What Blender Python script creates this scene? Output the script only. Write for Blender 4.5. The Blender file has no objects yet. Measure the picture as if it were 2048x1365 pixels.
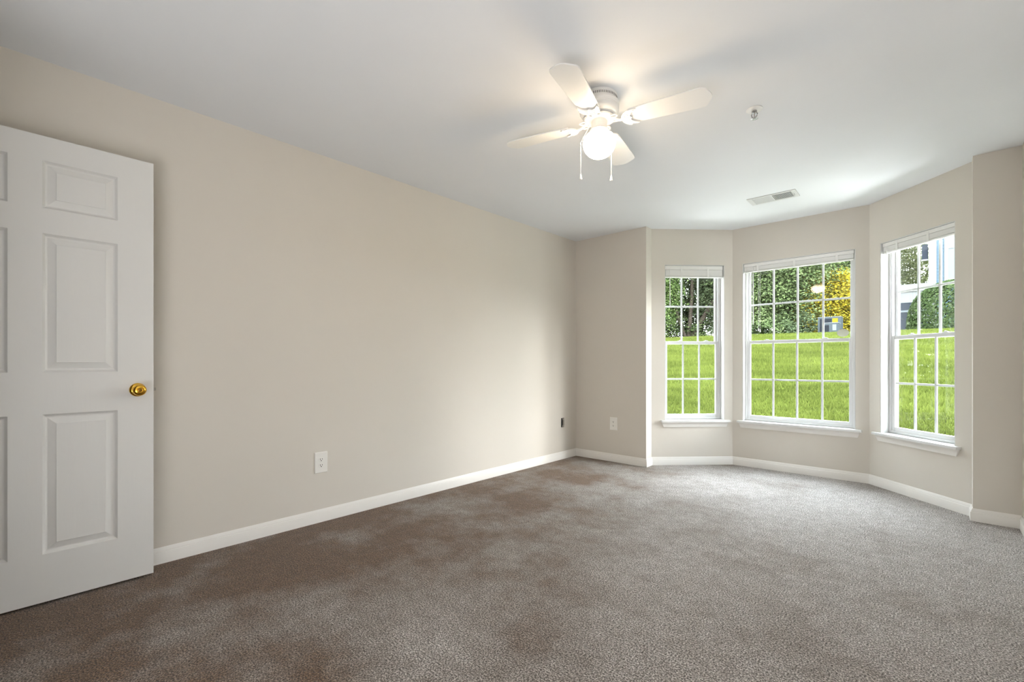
import bpy, math, random
import numpy as np
from mathutils import Vector, Matrix

PI = math.pi
SC = bpy.context.scene
COL = SC.collection

# ------------------------------------------------------------------ camera
CAM_Z = 1.05617
cd = bpy.data.cameras.new('camera')
cd.sensor_width = 36.0
cd.lens = 915.89 / 2048 * 36.0
cd.shift_x = 0.0002
cd.shift_y = (726.16 - 682.5) / 2048
cd.clip_start = 0.05
cd.clip_end = 300
cam = bpy.data.objects.new('camera', cd)
COL.objects.link(cam)
cam.location = (0, 0, CAM_Z)
cam.rotation_euler = (PI / 2, 0, 0.74284)
SC.camera = cam

# ------------------------------------------------------------------ exposure, sky
SC.view_settings.view_transform = 'Standard'
SC.view_settings.look = 'None'
SC.view_settings.gamma = 1.0
SC.view_settings.use_curve_mapping = False
SC.view_settings.exposure = 1.17
SKY = 9.8
LAMP = 26.0
GARDEN = 0.53        # scale on the albedo of everything outdoors

world = bpy.data.worlds.new('sky')
SC.world = world
world.use_nodes = True
wn, wl = world.node_tree.nodes, world.node_tree.links
wn.clear()
tc = wn.new('ShaderNodeTexCoord')
sep = wn.new('ShaderNodeSeparateXYZ')
ramp = wn.new('ShaderNodeValToRGB')
bg = wn.new('ShaderNodeBackground')
wo = wn.new('ShaderNodeOutputWorld')
wl.new(tc.outputs['Generated'], sep.inputs[0])
wl.new(sep.outputs['Z'], ramp.inputs[0])
ramp.color_ramp.elements[0].position = 0.0
ramp.color_ramp.elements[0].color = (0.96, 0.97, 1.0, 1)
ramp.color_ramp.elements[1].position = 0.7
ramp.color_ramp.elements[1].color = (0.80, 0.90, 1.0, 1)
wl.new(ramp.outputs[0], bg.inputs[0])
bg.inputs[1].default_value = SKY
wl.new(bg.outputs[0], wo.inputs[0])

# hazy low sun beyond the right of the garden
SUN = 2.7
sd = bpy.data.lights.new('hazy_sun', 'SUN')
sd.energy = SUN
sd.angle = math.radians(26)
sd.color = (1.0, 0.97, 0.92)
so_ = bpy.data.objects.new('hazy_sun', sd)
COL.objects.link(so_)
_az, _el = math.radians(26), math.radians(15.5)
so_.rotation_euler = Vector((math.cos(_az) * math.cos(_el), math.sin(_az) * math.cos(_el), math.sin(_el))).to_track_quat('Z', 'Y').to_euler()

# added area lamps low outside each bay window, to brighten the ceiling
GROUND_FILL = 28.0
for gx_, gy_, rz_, k_ in ((-2.75, 5.75, PI / 4, 1.0), (-0.97, 6.35, 0.0, 0.3), (0.80, 5.75, -PI / 4, 1.7)):
    ld = bpy.data.lights.new('ground_fill', 'AREA')
    ld.shape = 'RECTANGLE'
    ld.size, ld.size_y = 1.5, 0.6
    ld.energy = GROUND_FILL * k_
    ld.color = (0.94, 0.965, 1.0)
    lo_ = bpy.data.objects.new('ground_fill', ld)
    COL.objects.link(lo_)
    lo_.location = (gx_, gy_, 0.0)
    lo_.rotation_euler = (Matrix.Rotation(rz_, 3, 'Z') @ Matrix.Rotation(math.radians(55) - PI, 3, 'X')).to_euler()

# soft fill lamp added low behind the camera, facing up to the ceiling
FILL = 33.0
ld = bpy.data.lights.new('back_fill', 'AREA')
ld.shape = 'RECTANGLE'
ld.size, ld.size_y = 2.3, 1.2
ld.energy = FILL
ld.color = (0.96, 0.98, 1.0)
lo_ = bpy.data.objects.new('back_fill', ld)
COL.objects.link(lo_)
lo_.location = (0.25, -0.95, 0.22)
lo_.rotation_euler = (PI - math.radians(22), 0, 0)


# ------------------------------------------------------------------ materials
def new_mat(name):
    m = bpy.data.materials.new(name)
    m.use_nodes = True
    nt = m.node_tree
    return m, nt, nt.nodes['Principled BSDF']


def simple(name, col, rough=0.5, metal=0.0, spec=None, emit=None, es=0):
    m, nt, b = new_mat(name)
    b.inputs['Base Color'].default_value = (*col, 1)
    b.inputs['Roughness'].default_value = rough
    b.inputs['Metallic'].default_value = metal
    if spec is not None:
        b.inputs['Specular IOR Level'].default_value = spec
    if emit:
        b.inputs['Emission Color'].default_value = (*emit, 1)
        b.inputs['Emission Strength'].default_value = es
    return m


def add_noise(nt, scale, detail=4, vec=None, rough=0.5):
    n = nt.nodes.new('ShaderNodeTexNoise')
    n.inputs['Scale'].default_value = scale
    n.inputs['Detail'].default_value = detail
    n.inputs['Roughness'].default_value = rough
    if vec is not None:
        nt.links.new(vec, n.inputs['Vector'])
    return n


def add_ramp(nt, fac, stops):
    r = nt.nodes.new('ShaderNodeValToRGB')
    els = r.color_ramp.elements
    while len(els) < len(stops):
        els.new(0.5)
    for e, (p, c) in zip(els, stops):
        e.position = p
        e.color = (*c, 1)
    nt.links.new(fac, r.inputs[0])
    return r


def add_bump(nt, b, height, strength, dist):
    bp = nt.nodes.new('ShaderNodeBump')
    bp.inputs['Strength'].default_value = strength
    bp.inputs['Distance'].default_value = dist
    nt.links.new(height, bp.inputs['Height'])
    nt.links.new(bp.outputs[0], b.inputs['Normal'])
    return bp


def obj_coord(nt):
    t = nt.nodes.new('ShaderNodeTexCoord')
    return t.outputs['Object']


def mat_paint(name, col, rough=0.6, var=0.015, bump=0.06):
    m, nt, b = new_mat(name)
    v = obj_coord(nt)
    n = add_noise(nt, 1.3, 3, v)
    lo = tuple(c * (1 - var) for c in col)
    hi = tuple(c * (1 + var) for c in col)
    r = add_ramp(nt, n.outputs['Fac'], [(0.3, lo), (0.7, hi)])
    nt.links.new(r.outputs[0], b.inputs['Base Color'])
    b.inputs['Roughness'].default_value = rough
    b.inputs['Specular IOR Level'].default_value = 0.3
    n2 = add_noise(nt, 260, 2, v)
    add_bump(nt, b, n2.outputs['Fac'], bump, 0.002)
    return m


WALL = mat_paint('wall_paint', (0.655, 0.612, 0.552), 0.7)
CEIL = mat_paint('ceiling_paint', (0.785, 0.795, 0.815), 0.9)
TRIM = mat_paint('trim_paint', (0.80, 0.775, 0.74), 0.35, 0.008, 0.03)
VINYL = simple('white_vinyl', (0.66, 0.66, 0.655), 0.35)
LINER = simple('jamb_paint', (0.68, 0.675, 0.66), 0.45)
BLIND = simple('blind_white', (0.82, 0.81, 0.79), 0.45)
PLASTIC = simple('plate_plastic', (0.82, 0.80, 0.76), 0.35)
SLOT = simple('slot_dark', (0.03, 0.028, 0.025), 0.6)
ENAMEL = simple('white_enamel', (0.80, 0.79, 0.77), 0.3)
BRASS = simple('polished_brass', (0.80, 0.46, 0.06), 0.16, 1.0)
BRASSD = simple('dark_brass', (0.30, 0.15, 0.03), 0.3, 1.0)  # darker brass for the lock button
CHROME = simple('chrome', (0.40, 0.40, 0.40), 0.25, 1.0)
STEEL = simple('steel', (0.45, 0.43, 0.40), 0.35, 1.0)


def mat_globe():
    # opal glass glowing at the belly; shoulder dimmed to keep light off ceiling around the hub
    m, nt, b = new_mat('lit_globe')
    b.inputs['Base Color'].default_value = (0.9, 0.88, 0.85, 1)
    b.inputs['Roughness'].default_value = 0.3
    sx = nt.nodes.new('ShaderNodeSeparateXYZ')
    nt.links.new(obj_coord(nt), sx.inputs[0])
    mr = nt.nodes.new('ShaderNodeMapRange')
    mr.inputs['From Min'].default_value = -0.200; mr.inputs['From Max'].default_value = -0.245
    mr.inputs['To Min'].default_value = LAMP * 0.12; mr.inputs['To Max'].default_value = LAMP
    nt.links.new(sx.outputs['Z'], mr.inputs['Value'])
    b.inputs['Emission Color'].default_value = (1.0, 0.79, 0.55, 1)
    nt.links.new(mr.outputs[0], b.inputs['Emission Strength'])
    return m


GLOBE = mat_globe()


def mat_carpet():
    m, nt, b = new_mat('carpet_pile')
    v = obj_coord(nt)
    warp = add_noise(nt, 60, 2, v)
    mx = nt.nodes.new('ShaderNodeMixRGB')
    mx.blend_type = 'ADD'
    mx.inputs[0].default_value = 0.012
    nt.links.new(v, mx.inputs[1])
    nt.links.new(warp.outputs['Color'], mx.inputs[2])
    vor = nt.nodes.new('ShaderNodeTexVoronoi')
    vor.inputs['Scale'].default_value = 110
    nt.links.new(mx.outputs[0], vor.inputs['Vector'])
    sp = add_noise(nt, 165, 3, v, 0.8)
    tuft = add_ramp(nt, sp.outputs['Fac'], [(0.39, (0.030, 0.022, 0.016)), (0.5, (0.30, 0.266, 0.238)), (0.61, (0.86, 0.82, 0.78))])
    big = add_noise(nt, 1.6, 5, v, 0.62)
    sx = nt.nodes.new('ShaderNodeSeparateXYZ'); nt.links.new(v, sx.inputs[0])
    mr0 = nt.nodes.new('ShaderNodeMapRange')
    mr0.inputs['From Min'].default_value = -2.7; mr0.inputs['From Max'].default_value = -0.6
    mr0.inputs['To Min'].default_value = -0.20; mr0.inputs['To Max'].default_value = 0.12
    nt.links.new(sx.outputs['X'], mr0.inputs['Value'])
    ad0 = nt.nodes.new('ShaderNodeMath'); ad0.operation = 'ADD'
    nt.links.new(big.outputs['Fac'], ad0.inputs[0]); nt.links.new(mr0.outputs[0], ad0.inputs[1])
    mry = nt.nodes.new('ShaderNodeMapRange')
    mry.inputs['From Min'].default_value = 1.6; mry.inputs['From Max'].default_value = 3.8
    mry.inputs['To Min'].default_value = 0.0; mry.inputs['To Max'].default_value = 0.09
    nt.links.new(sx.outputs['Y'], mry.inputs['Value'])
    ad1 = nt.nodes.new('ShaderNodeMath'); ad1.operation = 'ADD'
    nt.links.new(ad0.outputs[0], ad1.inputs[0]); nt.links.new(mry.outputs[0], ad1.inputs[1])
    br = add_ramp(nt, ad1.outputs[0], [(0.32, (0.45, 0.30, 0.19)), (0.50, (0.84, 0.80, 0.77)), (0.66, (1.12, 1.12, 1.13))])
    med = add_noise(nt, 16, 5, v, 0.7)
    mr = add_ramp(nt, med.outputs['Fac'], [(0.3, (0.76, 0.73, 0.70)), (0.7, (1.16, 1.17, 1.18))])
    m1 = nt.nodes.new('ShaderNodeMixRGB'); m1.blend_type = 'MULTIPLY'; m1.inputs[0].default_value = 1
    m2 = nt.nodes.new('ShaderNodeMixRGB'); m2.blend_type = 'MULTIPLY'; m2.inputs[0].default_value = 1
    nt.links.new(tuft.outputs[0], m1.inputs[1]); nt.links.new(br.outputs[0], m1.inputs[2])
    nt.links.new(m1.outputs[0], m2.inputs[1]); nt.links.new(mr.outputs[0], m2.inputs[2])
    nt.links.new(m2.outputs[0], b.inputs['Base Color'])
    b.inputs['Roughness'].default_value = 0.95
    b.inputs['Specular IOR Level'].default_value = 0.1
    b.inputs['Sheen Weight'].default_value = 0.25
    b.inputs['Sheen Roughness'].default_value = 0.5
    # height: tufts + gentle hand-sized unevenness
    a1 = nt.nodes.new('ShaderNodeMath'); a1.operation = 'MULTIPLY_ADD'
    nt.links.new(vor.outputs['Distance'], a1.inputs[0]); a1.inputs[1].default_value = -0.5
    nt.links.new(sp.outputs['Fac'], a1.inputs[2])
    a2 = nt.nodes.new('ShaderNodeMath'); a2.operation = 'MULTIPLY_ADD'
    nt.links.new(med.outputs['Fac'], a2.inputs[0]); a2.inputs[1].default_value = 1.4
    nt.links.new(a1.outputs[0], a2.inputs[2])
    add_bump(nt, b, a2.outputs[0], 0.9, 0.008)
    return m


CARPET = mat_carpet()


def mat_door():
    m, nt, b = new_mat('door_paint')
    v = obj_coord(nt)
    mp = nt.nodes.new('ShaderNodeMapping')
    mp.inputs['Scale'].default_value = (1, 14, 1.6)
    nt.links.new(v, mp.inputs[0])
    n = add_noise(nt, 5, 6, mp.outputs[0], 0.6)
    w = nt.nodes.new('ShaderNodeTexWave')
    w.bands_direction = 'Y'
    w.inputs['Scale'].default_value = 0.35
    w.inputs['Distortion'].default_value = 14
    w.inputs['Detail'].default_value = 2.5
    w.inputs['Detail Scale'].default_value = 0.6
    nt.links.new(mp.outputs[0], w.inputs['Vector'])
    add = nt.nodes.new('ShaderNodeMath'); add.operation = 'ADD'
    nt.links.new(n.outputs['Fac'], add.inputs[0]); nt.links.new(w.outputs['Fac'], add.inputs[1])
    b.inputs['Base Color'].default_value = (0.72, 0.71, 0.69, 1)
    b.inputs['Roughness'].default_value = 0.42
    add_bump(nt, b, add.outputs[0], 0.22, 0.0012)
    return m


DOOR = mat_door()


def mat_glass():
    m = bpy.data.materials.new('window_glass')
    m.use_nodes = True
    nt = m.node_tree
    nt.nodes.clear()
    t = nt.nodes.new('ShaderNodeBsdfTransparent')
    t.inputs[0].default_value = (0.97, 0.985, 0.98, 1)
    g = nt.nodes.new('ShaderNodeBsdfGlossy')
    g.inputs['Roughness'].default_value = 0.01
    f = nt.nodes.new('ShaderNodeFresnel')
    ge = nt.nodes.new('ShaderNodeNewGeometry')
    ma = nt.nodes.new('ShaderNodeMath'); ma.operation = 'MULTIPLY_ADD'    # same reflectance from both sides of the thin pane
    nt.links.new(ge.outputs['Backfacing'], ma.inputs[0])
    ma.inputs[1].default_value = 1 / 1.33 - 1.33
    ma.inputs[2].default_value = 1.33
    nt.links.new(ma.outputs[0], f.inputs[0])
    mx = nt.nodes.new('ShaderNodeMixShader')
    o = nt.nodes.new('ShaderNodeOutputMaterial')
    nt.links.new(f.outputs[0], mx.inputs[0]); nt.links.new(t.outputs[0], mx.inputs[1])
    nt.links.new(g.outputs[0], mx.inputs[2]); nt.links.new(mx.outputs[0], o.inputs[0])
    return m


GLASS = mat_glass()


def mat_leaf(name, dark, light, trans=0.35):
    k = GARDEN
    m = bpy.data.materials.new(name)
    m.use_nodes = True
    nt = m.node_tree
    nt.nodes.clear()
    at = nt.nodes.new('ShaderNodeAttribute'); at.attribute_name = 'tone'
    r = add_ramp(nt, at.outputs['Fac'], [(0.0, tuple(c * k for c in dark)), (1.0, tuple(c * k for c in light))])
    d = nt.nodes.new('ShaderNodeBsdfDiffuse')
    t = nt.nodes.new('ShaderNodeBsdfTranslucent')
    mx = nt.nodes.new('ShaderNodeMixShader'); mx.inputs[0].default_value = trans
    o = nt.nodes.new('ShaderNodeOutputMaterial')
    nt.links.new(r.outputs[0], d.inputs[0]); nt.links.new(r.outputs[0], t.inputs[0])
    nt.links.new(d.outputs[0], mx.inputs[1]); nt.links.new(t.outputs[0], mx.inputs[2])
    nt.links.new(mx.outputs[0], o.inputs[0])
    return m


LEAF_GREEN = mat_leaf('leaf_green', (0.095, 0.140, 0.055), (0.280, 0.360, 0.150))
LEAF_DEEP = mat_leaf('leaf_deep_green', (0.070, 0.100, 0.050), (0.200, 0.255, 0.130))
LEAF_SUNLIT = mat_leaf('leaf_sunlit', (0.16, 0.17, 0.03), (1.0, 0.76, 0.07), 0.5)  # sunlight through the leaves is put into the colour as yellow
LEAF_PALE = mat_leaf('leaf_pale_green', (0.22, 0.27, 0.11), (0.52, 0.56, 0.28))
LEAF_LIGHT = mat_leaf('leaf_light_green', (0.10, 0.17, 0.05), (0.34, 0.46, 0.16))
LEAF_HEDGE = mat_leaf('leaf_hedge', (0.040, 0.065, 0.026), (0.130, 0.180, 0.070))
GRASS = mat_leaf('grass_blade', (0.085, 0.108, 0.022), (0.205, 0.245, 0.052), 0.3)


def mat_garden(name, stops, scale, bump=0.0):
    m, nt, b = new_mat(name)
    v = obj_coord(nt)
    n = add_noise(nt, scale, 6, v, 0.65)
    r = add_ramp(nt, n.outputs['Fac'], [(p, tuple(c * GARDEN for c in cc)) for p, cc in stops])
    nt.links.new(r.outputs[0], b.inputs['Base Color'])
    b.inputs['Roughness'].default_value = 1
    b.inputs['Specular IOR Level'].default_value = 0.0
    if bump:
        add_bump(nt, b, n.outputs['Fac'], 0.6, bump)
    return m


LAWN = mat_garden('lawn_soil', [(0.3, (0.060, 0.080, 0.012)), (0.7, (0.140, 0.170, 0.035))], 3.0)
BARK = mat_garden('bark', [(0.3, (0.035, 0.026, 0.018)), (0.7, (0.12, 0.10, 0.08))], 9.0, 0.03)
BARKD = mat_garden('dark_bark', [(0.3, (0.012, 0.010, 0.008)), (0.7, (0.035, 0.028, 0.022))], 9.0, 0.03)
g = GARDEN
HOUSE_WHITE = simple('house_white', (0.25 * g, 0.26 * g, 0.26 * g), 0.7, spec=0)
HOUSE_BLUE = simple('house_blue_siding', (0.10 * g, 0.15 * g, 0.19 * g), 0.7, spec=0)
HOUSE_DARK = simple('house_dark', (0.035 * g, 0.042 * g, 0.055 * g), 0.6, spec=0)
HOUSE_ROOF = simple('house_roof', (0.05 * g, 0.05 * g, 0.05 * g), 0.9, spec=0)
UNIT_GREY = simple('unit_grey', (0.075 * g, 0.088 * g, 0.095 * g), 0.6, spec=0)
UNIT_DARK = simple('unit_dark', (0.018 * g, 0.020 * g, 0.026 * g), 0.6, spec=0)
UNIT_LIGHT = simple('unit_light', (0.20 * g, 0.22 * g, 0.23 * g), 0.6, spec=0)
UNIT_YELLOW = simple('unit_yellow', (0.24 * g, 0.19 * g, 0.02 * g), 0.6, spec=0)
STICKER = simple('sticker_white', (0.55, 0.55, 0.45), 0.5)


# ------------------------------------------------------------------ mesh helpers
class MB:
    def __init__(s):
        s.v = []; s.f = []; s.mi = []; s.m = 0

    def add(s, vs, fs):
        n = len(s.v)
        s.v += [tuple(x) for x in vs]
        for q in fs:
            s.f.append(tuple(n + i for i in q)); s.mi.append(s.m)
        return s

    def box(s, x0, x1, y0, y1, z0, z1):
        vs = [(x0, y0, z0), (x1, y0, z0), (x1, y1, z0), (x0, y1, z0), (x0, y0, z1), (x1, y0, z1), (x1, y1, z1), (x0, y1, z1)]
        return s.add(vs, [(0, 3, 2, 1), (4, 5, 6, 7), (0, 1, 5, 4), (1, 2, 6, 5), (2, 3, 7, 6), (3, 0, 4, 7)])

    def prism(s, bot, top):
        """two matching loops of 3d points joined"""
        n = len(bot)
        fs = [tuple(range(n))[::-1], tuple(range(n, 2 * n))]
        fs += [(i, (i + 1) % n, n + (i + 1) % n, n + i) for i in range(n)]
        return s.add(list(bot) + list(top), fs)

    def lathe(s, prof, n=32, c=(0, 0, 0), axis='z', cap=True):
        vs = []
        for r, h in prof:
            for i in range(n):
                a = 2 * PI * i / n
                p = (r * math.cos(a), r * math.sin(a), h)
                if axis == 'x': p = (p[2], p[0], p[1])
                if axis == 'y': p = (p[1], p[2], p[0])
                vs.append((p[0] + c[0], p[1] + c[1], p[2] + c[2]))
        fs = []
        for k in range(len(prof) - 1):
            for i in range(n):
                j = (i + 1) % n
                fs.append((k * n + i, k * n + j, (k + 1) * n + j, (k + 1) * n + i))
        if cap:
            fs.append(tuple(range(n))[::-1]); fs.append(tuple(range((len(prof) - 1) * n, len(prof) * n)))
        return s.add(vs, fs)

    def tube(s, pts, r, n=8, close=False):
        pts = [Vector(p) for p in pts]
        rs = r if isinstance(r, (list, tuple)) else [r] * len(pts)
        vs = []
        N = len(pts)
        up = Vector((0, 0, 1))
        for i, p in enumerate(pts):
            if close: d = pts[(i + 1) % N] - pts[i - 1]
            else: d = pts[min(i + 1, N - 1)] - pts[max(i - 1, 0)]
            d.normalize()
            a = d.cross(up if abs(d.z) < 0.95 else Vector((1, 0, 0))).normalized()
            b = d.cross(a)
            for k in range(n):
                t = 2 * PI * k / n
                vs.append(p + (a * math.cos(t) + b * math.sin(t)) * rs[i])
        fs = []
        for i in range(N if close else N - 1):
            for k in range(n):
                j = (k + 1) % n; i2 = (i + 1) % N
                fs.append((i * n + k, i * n + j, i2 * n + j, i2 * n + k))
        if not close:
            fs.append(tuple(range(n))); fs.append(tuple(range((N - 1) * n, N * n))[::-1])
        return s.add(vs, fs)

    def xf(s, M, start=0):
        for i in range(start, len(s.v)):
            s.v[i] = tuple(M @ Vector(s.v[i]))
        return s

    def build(s, name, mats, parent=None, smooth=None, bevel=0, seg=2):
        import bmesh
        me = bpy.data.meshes.new(name)
        me.from_pydata(s.v, [], s.f)
        bm = bmesh.new(); bm.from_mesh(me)
        bmesh.ops.recalc_face_normals(bm, faces=bm.faces)
        bm.to_mesh(me); bm.free()
        mats = mats if isinstance(mats, (list, tuple)) else [mats]
        for m in mats: me.materials.append(m)
        if len(mats) > 1:
            me.polygons.foreach_set('material_index', s.mi)
        if smooth:
            me.polygons.foreach_set('use_smooth', [True] * len(me.polygons))
            me.set_sharp_from_angle(angle=math.radians(smooth))
        o = bpy.data.objects.new(name, me)
        COL.objects.link(o)
        if parent: o.parent = parent
        if bevel:
            md = o.modifiers.new('bevel', 'BEVEL'); md.width = bevel; md.segments = seg
            md.limit_method = 'ANGLE'; md.angle_limit = math.radians(35)
        return o


def tag(o, label=None, cat=None, group=None, kind=None):
    if label: o['label'] = label
    if cat: o['category'] = cat
    if group: o['group'] = group
    if kind: o['kind'] = kind
    return o


def empty(name, loc=(0, 0, 0), rz=0.0):
    o = bpy.data.objects.new(name, None)
    o.empty_display_size = 0.1
    COL.objects.link(o)
    o.location = loc
    o.rotation_euler = (0, 0, rz)
    return o


# ------------------------------------------------------------------ room plan
H = 2.44
XL, YF = -2.995, 4.339
PTS = [(XL, -0.32), (XL, YF), (-2.136, YF), (-2.136, 4.458), (-1.531, 5.063), (-0.405, 5.063), (0.200, 4.458),
       (0.200, YF), (0.422, YF), (0.422, 2.2), (1.5, 2.2), (1.5, -1.6), (-1.9, -1.6), (-1.9, -0.32)]
NP = len(PTS)


def offset_poly(d):
    """inward (right-hand side) offset by d; negative = outward"""
    out = []
    for i in range(NP):
        a, b, c = (Vector(PTS[i - 1]), Vector(PTS[i]), Vector(PTS[(i + 1) % NP]))
        d1 = (b - a).normalized(); d2 = (c - b).normalized()
        n1 = Vector((d1.y, -d1.x)); n2 = Vector((d2.y, -d2.x))
        m = (n1 + n2).normalized()
        out.append(b + m * (d / m.dot(n1)))
    return out


WT = 0.14
OUT = offset_poly(-WT)
IN = [Vector(p) for p in PTS]


def wall_cells(mb, i, openings=(), z1=H):
    """wall between PTS[i] and PTS[i+1]; openings = [(s0,s1,z0,z1)]"""
    a, b = IN[i], IN[(i + 1) % NP]
    A, B = OUT[i], OUT[(i + 1) % NP]
    L = (b - a).length; d = (b - a) / L; n = Vector((d.y, -d.x))
    ss = sorted({0.0, L} | {o[0] for o in openings} | {o[1] for o in openings})
    zs = sorted({0.0, z1} | {o[2] for o in openings} | {o[3] for o in openings})

    def inner(s): return a + d * s

    def outer(s):
        if s == 0: return A
        if s == L: return B
        return a + d * s - n * WT
    for s0, s1 in zip(ss, ss[1:]):
        for w0, w1 in zip(zs, zs[1:]):
            if any(o[0] - 1e-6 < s0 and s1 < o[1] + 1e-6 and o[2] - 1e-6 < w0 and w1 < o[3] + 1e-6 for o in openings):
                continue
            q = [inner(s0), inner(s1), outer(s1), outer(s0)]
            mb.prism([(p.x, p.y, w0) for p in q], [(p.x, p.y, w1) for p in q])
    return mb


W1 = (0.140, 0.770, 0.462, 2.072)
W2 = (0.096, 1.028, 0.462, 2.072)
W3 = (0.112, 0.742, 0.462, 2.072)
DOORWAY = (0.19, 0.955, 0.0, 2.055)     # in the back wall, measured from K (-1.9) towards the left wall

walls = [
    ('wall_left', 0, [], 'beige painted long left wall behind the open white door'),
    ('wall_front_left', 1, [], 'short beige wall between the left wall and the bay, with one outlet'),
    ('wall_bay_left', 3, [W1], 'left angled bay wall around the narrow left window'),
    ('wall_bay_center', 4, [W2], 'middle bay wall around the widest window'),
    ('wall_bay_right', 5, [W3], 'right angled bay wall around the narrow right window'),
    ('wall_front_right', 7, [], 'short shaded wall at the right edge beside the bay'),
    ('wall_right', 8, [], 'right wall just showing at the picture edge'),
    ('wall_alcove', 9, [], 'wall of the alcove right of the camera'),
    ('wall_alcove_side', 10, [], 'outer side wall of the alcove right of the camera'),
    ('wall_back', 11, [], 'back wall behind the camera'),
    ('wall_back_return', 12, [], 'return wall beside the doorway behind the camera'),
    ('wall_back_left', 13, [DOORWAY], 'wall with the doorway the white door hangs in'),
]
for nm, i, op, lab in walls:
    mb = MB()
    wall_cells(mb, i, op)
    if nm == 'wall_bay_left': wall_cells(mb, 2)
    if nm == 'wall_bay_right': wall_cells(mb, 6)
    tag(mb.build(nm, WALL), lab, 'wall', kind='structure')

# floor & ceiling slabs
hallpts = [(-3.135, -1.74), (-3.135, -0.3), (-1.86, -0.3), (-1.86, -1.74)]
mb = MB()
outer = [(p.x, p.y) for p in OUT]
mb.prism([(x, y, -0.12) for x, y in outer], [(x, y, 0.0) for x, y in outer])
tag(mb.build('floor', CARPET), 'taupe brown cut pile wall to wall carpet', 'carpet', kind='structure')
mb = MB()
mb.prism([(x, y, H) for x, y in outer], [(x, y, H + 0.12) for x, y in outer])
tag(mb.build('ceiling', CEIL), 'plain white painted ceiling above the fan', 'ceiling', kind='structure')
# hall behind the doorway
mb = MB()
mb.box(-3.135, -2.995, -1.74, -0.46, 0, H)
mb.box(-2.995, -2.04, -1.74, -1.60, 0, H)
tag(mb.build('wall_hall', WALL), 'hall wall beyond the doorway behind the camera', 'wall', kind='structure')
mb = MB(); mb.box(-3.135, -2.04, -1.74, -0.46, -0.12, 0)
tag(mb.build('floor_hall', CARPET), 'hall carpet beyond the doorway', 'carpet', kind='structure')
mb = MB(); mb.box(-3.135, -2.04, -1.74, -0.46, H, H + 0.12)
tag(mb.build('ceiling_hall', CEIL), 'hall ceiling beyond the doorway', 'ceiling', kind='structure')

# baseboards: profile swept along each wall between mitred corners
prof = [(0.0, 0.0), (0.0135, 0.0), (0.0135, 0.058), (0.0125, 0.0605), (0.0095, 0.0625), (0.0095, 0.066), (0.0085, 0.069),
        (0.0060, 0.076), (0.0045, 0.081), (0.0030, 0.0835), (0.0, 0.0835)]
rings = [[offset_poly(d + 0.0002)[k] for d, z in prof] for k in range(NP)]
bases = [('baseboard_left', [0], 'white baseboard along the long left wall'),
         ('baseboard_front_left', [1], 'white baseboard under the outlet between left wall and bay'),
         ('baseboard_bay_left', [2, 3], 'white baseboard under the left bay window'),
         ('baseboard_bay_center', [4], 'white baseboard under the wide middle window'),
         ('baseboard_bay_right', [5, 6], 'white baseboard under the right bay window'),
         ('baseboard_front_right', [7], 'white baseboard of the short wall at the right edge'),
         ('baseboard_right', [8], 'white baseboard at the far right picture edge'),
         ('baseboard_alcove', [9, 10], 'white baseboard of the alcove'),
         ('baseboard_back', [11, 12], 'white baseboard behind the camera')]
for nm, segs, lab in bases:
    mb = MB()
    for i in segs:
        j = (i + 1) % NP
        mb.prism([(q.x, q.y, z) for q, (d, z) in zip(rings[i], prof)], [(q.x, q.y, z) for q, (d, z) in zip(rings[j], prof)])
    tag(mb.build(nm, TRIM, smooth=30), lab, 'baseboard', kind='structure')

# doorway casing
mb = MB()
dx0, dx1 = -1.9 - DOORWAY[0], -1.9 - DOORWAY[1]      # right / left jamb x
mb.box(dx0, dx0 + 0.06, -0.32, -0.305, 0, 2.115)
mb.box(dx1 - 0.06, dx1, -0.32, -0.305, 0, 2.115)
mb.box(dx1, dx0, -0.32, -0.305, 2.055, 2.115)
tag(mb.build('trim_1', TRIM, bevel=0.003), 'white casing around the doorway behind the camera', 'door casing', kind='structure')

# ------------------------------------------------------------------ windows
def wall_frame(i):
    a, b = IN[i], IN[i + 1]
    d = (b - a).normalized()
    # local axes: x along the wall, y outwards (into the wall), z up
    M = Matrix(((d.x, -d.y, 0, a.x), (d.y, d.x, 0, a.y), (0, 0, 1, 0), (0, 0, 0, 1)))
    return M


def place(o, M):
    o.matrix_world = M
    return o


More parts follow.
